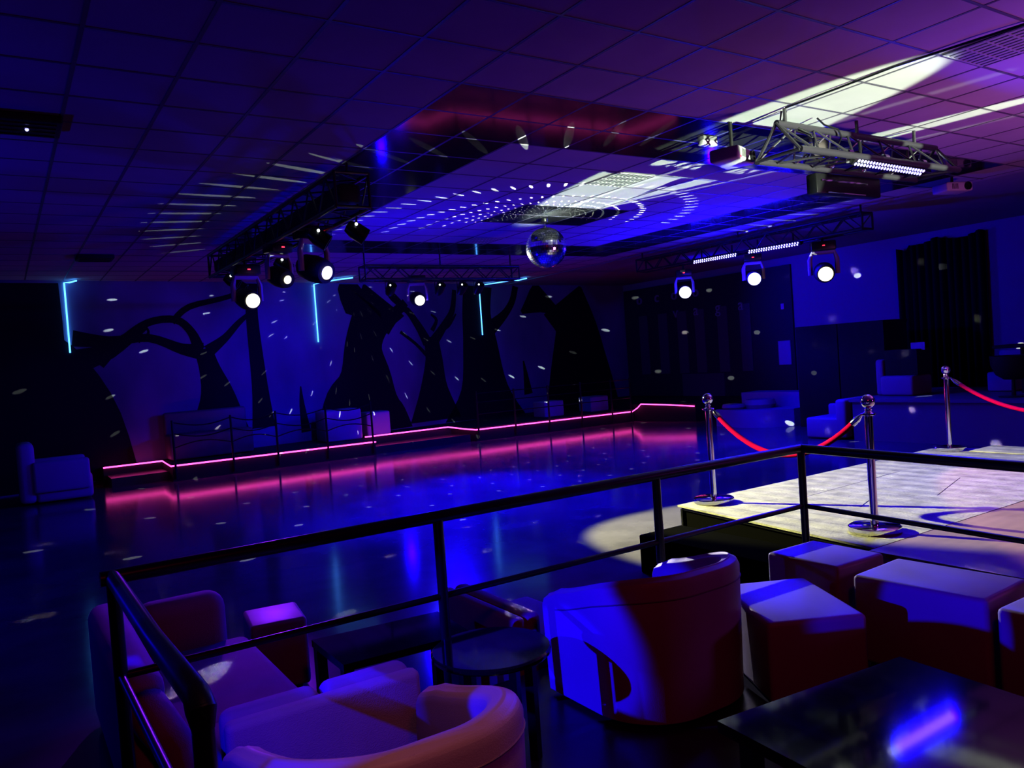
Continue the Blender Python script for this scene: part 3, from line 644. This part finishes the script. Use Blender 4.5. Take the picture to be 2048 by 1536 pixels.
for (y, w_, lab) in ((6.42, .40, 'pale cube chair on the dais left of the bucket stool'), (5.3, .5, 'pale cube chair on the dais behind the bucket stool')):
    t = thing('cube_chair', lab, 'armchair', (13.7, y, .69), 'pale cube chairs on the dais')
    MB().rbox((13.7, y, .85), (.5, w_, .31), .03, 3).build('seat', 'pale', t); MB().rbox((13.92, y, 1.05), (.1, w_, .6), .03, 3).build('backrest', 'pale', t)
# black drape on the right wall
b = MB(); N = 60; vs = []; fs = []
for i in range(N+1):
    y = 9.45-1.75*i/N; x = XR-.10-.05*math.sin(i*1.25)-.02*math.sin(i*.5)
    top = 3.60-.10*abs(math.sin(i*.11))-(.12 if i < 8 else 0)
    vs += [(x, y, .02), (x, y, top)]
for i in range(N): fs.append((2*i, 2*i+1, 2*i+3, 2*i+2))
o = single('drape', b.add(vs, fs), 'drape', 'black drape hanging on the right wall behind the dais', 'curtain', (XR-.1, 8.6, 3.6)); o.modifiers.new('thick', 'SOLIDIFY').thickness = .02
# poster and letters
t = thing('poster', 'pale framed poster on the dark panelling beside the blue wall', 'poster', (XR-.055, 12.4, 1.46))
MB().box((XR-.058, 12.42, 1.46), (.012, .34, .56)).build('sheet', 'paper', t)
b = MB()
for dz in (-.285, .285): b.box((XR-.062, 12.42, 1.46+dz), (.02, .36, .012))
for dy in (-.175, .175): b.box((XR-.062, 12.42+dy, 1.46), (.02, .012, .57))
b.build('frame', 'letter', t)
def letter(ch, y, z, size, label):
    cu = bpy.data.curves.new('letter', 'FONT'); cu.body = ch; cu.size = size; cu.extrude = .02; cu.align_x = 'CENTER'; cu.bevel_depth = .0
    o = bpy.data.objects.new('tmp', cu); COL.objects.link(o); dg = bpy.context.evaluated_depsgraph_get(); me = bpy.data.meshes.new_from_object(o.evaluated_get(dg))
    bpy.data.objects.remove(o); me.materials.append(M['letter'])
    q = bpy.data.objects.new('wall_letter', me); COL.objects.link(q)
    q.matrix_world = Matrix(((0, 0, -1, XR-.075), (-1, 0, 0, y), (0, 1, 0, z), (0, 0, 0, 1)))
    tag(q, label, 'letter', 'metal letters on the dark panelling')
for i, (ch, y) in enumerate((('o', 17.40), ('c', 16.67), ('o', 15.98), ('o', 15.17))): letter(ch, y, 3.10, .42, 'metal letter %s in the upper row, %s from the left' % (ch, ('first', 'second', 'third', 'fourth')[i]))
for i, (ch, y) in enumerate((('v', 15.96), ('a', 15.2), ('g', 14.42), ('a', 13.66))): letter(ch, y, 2.60, .42, 'metal letter %s in the lower row, %s from the left' % (ch, ('first', 'second', 'third', 'fourth')[i]))
single('wall_switch', MB().rbox((XR-.07, 12.4, 2.57), (.04, .09, .14), .01), 'white_plastic', 'small white box on the panelling above the poster', 'box', (XR-.07, 12.4, 2.57))

# ------------------------------------------------------------------ light
def light(name, kind, loc, color, energy, aim=None, **kw):
    d = bpy.data.lights.new(name, kind); d.color = color; d.energy = energy
    for k, v in kw.items(): setattr(d, k, v)
    o = bpy.data.objects.new(name, d); COL.objects.link(o); o.location = loc
    if aim is not None: o.rotation_euler = (Vector(aim)-Vector(loc)).to_track_quat('-Z', 'Y').to_euler()
    return o
BLUE = (.004, .0, 1.)
def spot(name, loc, aim, color, energy, deg, blend=.1, r=.03): return light(name, 'SPOT', loc, color, energy, aim, spot_size=math.radians(deg), spot_blend=blend, shadow_soft_size=r)
def area(name, loc, aim, color, energy, sx, sy, spread=180): return light(name, 'AREA', loc, color, energy, aim, shape='RECTANGLE', size=sx, size_y=sy, spread=math.radians(spread))
WARM = (1, .92, .66)
# blue bars, with blue washes and added fills below
def bar_area(name, loc, xaxis, dirn, energy, sx, sy):
    o = light(name, 'AREA', loc, BLUE, energy, None, shape='RECTANGLE', size=sx, size_y=sy)
    z = -Vector(dirn).normalized(); x = Vector(xaxis); y = z.cross(x); m = Matrix((x, y, z)).transposed().to_4x4(); m.translation = loc; o.matrix_world = m; return o
bar_area('bar_light_right_near', (11.05, 8.80, 3.26), (0, 1, 0), (-.8, 0, -.6), 150, 1.0, .08)
bar_area('bar_light_right_far', (11.05, 10.10, 3.27), (0, 1, 0), (-.8, 0, -.6), 190, 1.0, .08)
bar_area('bar_light_near', (7.02, 4.15, 3.215), (1, 0, 0), (0, -.6, -.8), 110, 1.0, .08)
light('blue_fill_back', 'POINT', (6.2, 13.4, 1.7), BLUE, 45, shadow_soft_size=.06)  # blue fill added for the far ceiling and mural, no fixture here
spot('blue_fill_sofas', (11.2, 11.9, 3.1), (13.2, 9.8, .3), BLUE, 420, 52, 1., .1)  # added blue spot, brightens the curved sofa and block armchair
spot('blue_fill_tub', (-1.5, 4.6, 1.22), (2.05, 2.78, .36), BLUE, 900, 8.5, .35, .012)  # added spot, lights the lower left side of the tub armchair
spot('floor_wash_back', (6.6, 12.4, 3.15), (5.4, 9.0, 0), BLUE, 7500, 54, 1., .15)
spot('floor_wash_left', (3.0, 7.8, 3.1), (4.6, 9.0, 0), BLUE, 700, 95, .9, .15)
light('blue_fill_right', 'POINT', (10.2, 9.2, 2.6), BLUE, 190, shadow_soft_size=.06)  # fixtureless blue fill added near the right truss
light('blue_fill_left', 'POINT', (4.8, 9.8, 2.2), BLUE, 85, shadow_soft_size=.06)  # blue fill added over the dance floor, belongs to no lamp
light('blue_fill_far_left', 'POINT', (-2.0, 8.0, 1.8), BLUE, 55, shadow_soft_size=.06)  # added blue fill out at the far left, without a fixture
spot('wall_wash', (12.4, 12.9, 3.3), (15.9, 10.6, 2.5), BLUE, 330, 100, .9, .1)
spot('mural_wash', (5.2, 12.2, 3.1), (5.0, 16.8, 1.9), BLUE, 420, 46, 1., .1)
# blue par washing the seats from the left, then an added pouf fill
spot('low_par', (-2.2, 2.32, 2.3), (2.1, 2.87, .45), BLUE, 1100, 11.5, .3, .015)
spot('blue_fill_poufs', (-2.2, 2.0, 1.3), (3.2, 1.85, .52), BLUE, 600, 6.5, .3, .015)  # added spot for the blue patches on the pouf faces
# white heads
spot('head_stage', Vector(H1)+toward(H1, (6.6, 4.4, .4)).normalized()*.1, (6.25, 4.45, .4), (1, .985, .36), 3700, 43, .22, .03)
spot('head_seats', Vector(H4)+toward(H4, (3.3, 2.2, .5)).normalized()*.13, (3.4, 2.15, .6), (.80, .72, 1), 2600, 12, .5, .025)
spot('blue_fill_bench', (-1.6, .9, 2.4), (.85, 2.62, .5), BLUE, 260, 13, .4, .015)  # added blue spot that lights the bench sofa's back panel
spot('head_pink', Vector(H5)+toward(H5, (5.9, 2.2, .4)).normalized()*.12, (6.2, 1.9, .4), (1, .42, .52), 1400, 18, .2, .03)
# purple wash from the right, warm downlight above the camera
spot('purple_wash', (8.2, .3, 1.3), (8.0, 2.6, 3.75), (.78, .15, .85), 330, 112, 1., .3)
light('purple_fill', 'POINT', (6.8, -.3, 1.7), (.55, .05, 1), 30, shadow_soft_size=.3)
light('warm_wash', 'POINT', (.4, -.6, 3.3), (1, .03, .16), 13, shadow_soft_size=.2)
spot('warm_downlight', (1.0, 1.5, 3.6), (.95, 1.85, .5), (1, .26, .30), 40, 38, 1., .15)
spot('violet_fill_sofa', Vector(H3)+toward(H3, (.8, 4, .3)).normalized()*.12, (.8, 4., .3), (.20, .01, 1), 700, 18, .6, .03)  # violet fill added at the far left head to tint the lounge sofa
# follow beams along the ceiling onto the ball (elliptical cones)
spot('head_ball', Vector(H4)+toward(H4, BC).normalized()*.14, BC, (.95, 1, .85), 9000, 12, .3, .03)
def flat_falloff(o):
    d = o.data; d.use_nodes = True; nt = d.node_tree; fo = nt.nodes.new('ShaderNodeLightFalloff'); fo.inputs['Strength'].default_value = 1.
    nt.links.new(fo.outputs['Constant'], nt.nodes['Emission'].inputs['Strength']); return o
def ebeam(name, loc, aim, w_deg, h_deg, energy, blend=.1):
    o = spot(name, loc, aim, (.82, 1, .70), energy, h_deg, blend, .03); o.scale = (math.tan(math.radians(w_deg/2))/math.tan(math.radians(h_deg/2)), 1, 1); return flat_falloff(o)
ebeam('follow_beam', (5.1, -3.6, 1.5), (6.27, 5.42, 3.752), 8.0, 9.2, 190, .10)
ebeam('follow_beam_side', (9.1, -3.6, 1.5), (7.66, 4.95, 3.752), 2.2, 8.2, 170, .10)
# lamps added beside the mirror ball, masked into dots like facet reflections
def ball_dots(name, loc, energy, thr, rows, up):
    o = light(name, 'POINT', loc, (.9, 1, .85), energy, shadow_soft_size=0.)
    d = o.data; d.use_nodes = True; nt = d.node_tree; em = nt.nodes['Emission']
    N = nt.nodes.new; L = nt.links.new
    def vm(op, a, bb=None):
        n = N('ShaderNodeVectorMath'); n.operation = op
        for i, v in enumerate((a, bb)):
            if v is None: continue
            if isinstance(v, tuple): n.inputs[i].default_value = v
            else: L(v, n.inputs[i])
        return n.outputs['Vector']
    def mt(op, a, bb=None):
        n = N('ShaderNodeMath'); n.operation = op
        for i, v in enumerate((a, bb)):
            if v is None: continue
            if isinstance(v, (int, float)): n.inputs[i].default_value = v
            else: L(v, n.inputs[i])
        return n.outputs[0]
    geo = N('ShaderNodeNewGeometry')
    Ld = Vector((6.765-6.4, 9.3+14, 3.325-2.3)).normalized()
    n = vm('NORMALIZE', vm('SUBTRACT', geo.outputs['Incoming'], tuple(Ld)))
    sp = N('ShaderNodeSeparateXYZ'); L(n, sp.inputs[0])
    D = PI/rows
    lat = mt('DIVIDE', mt('ARCSINE', sp.outputs['Z']), D)
    row = mt('FLOOR', lat); fl = mt('SUBTRACT', mt('SUBTRACT', lat, row), .5)
    cosr = mt('COSINE', mt('MULTIPLY', mt('ADD', row, .5), D))
    lon = mt('MULTIPLY', mt('DIVIDE', mt('ARCTAN2', sp.outputs['Y'], sp.outputs['X']), D), cosr)
    fx = mt('SUBTRACT', mt('FRACT', mt('ADD', lon, mt('MULTIPLY', row, .37))), .5)
    r2 = mt('ADD', mt('MULTIPLY', fl, fl), mt('MULTIPLY', fx, fx))
    fo = N('ShaderNodeLightFalloff'); si = N('ShaderNodeSeparateXYZ'); L(geo.outputs['Incoming'], si.inputs[0]); L(mt('MULTIPLY', mt('LESS_THAN', r2, thr), mt('GREATER_THAN' if up else 'LESS_THAN', si.outputs['Z'], .06)), fo.inputs['Strength']); L(fo.outputs['Quadratic' if up else 'Constant'], em.inputs['Strength'])
    return o
ball_dots('ball_dot_lamp_up', (BC.x-.1, BC.y-.30, 3.38), 1200, .010, 58, True)
ball_dots('ball_dot_lamp_front', (BC.x, BC.y-.31, 3.30), 42, .0034, 36, False)
ball_dots('ball_dot_lamp_back', (BC.x, BC.y+.31, 3.30), 60, .0020, 30, False)

w = bpy.data.worlds.new('dark'); SC.world = w; w.use_nodes = True
w.node_tree.nodes['Background'].inputs[0].default_value = (.02, .01, .2, 1); w.node_tree.nodes['Background'].inputs[1].default_value = .01

# ------------------------------------------------------------------ camera
F, yaw, pitch, roll = 1585.672, .574048, -.0304221, -.0703859
fw = Vector((math.sin(yaw)*math.cos(pitch), math.cos(yaw)*math.cos(pitch), math.sin(pitch)))
r0 = Vector((math.cos(yaw), -math.sin(yaw), 0)); u0 = r0.cross(fw)
r1 = r0*math.cos(roll)+u0*math.sin(roll); u1 = -r0*math.sin(roll)+u0*math.cos(roll)
cd = bpy.data.cameras.new('camera'); cam = bpy.data.objects.new('camera', cd); COL.objects.link(cam)
cd.sensor_width = 36; cd.sensor_fit = 'HORIZONTAL'; cd.lens = F*36/2048; cd.clip_start = .05; cd.clip_end = 100
mw = Matrix((r1, u1, -fw)).transposed().to_4x4(); mw.translation = (0, 0, 1.75); cam.matrix_world = mw
SC.camera = cam
SC.view_settings.view_transform = 'Standard'; SC.view_settings.look = 'None'; SC.view_settings.gamma = 1; SC.view_settings.exposure = 0
SC.cycles.use_denoising = True
SC.cycles.sample_clamp_indirect = 4
SC.cycles.max_bounces = 6
SC.cycles.diffuse_bounces = 0
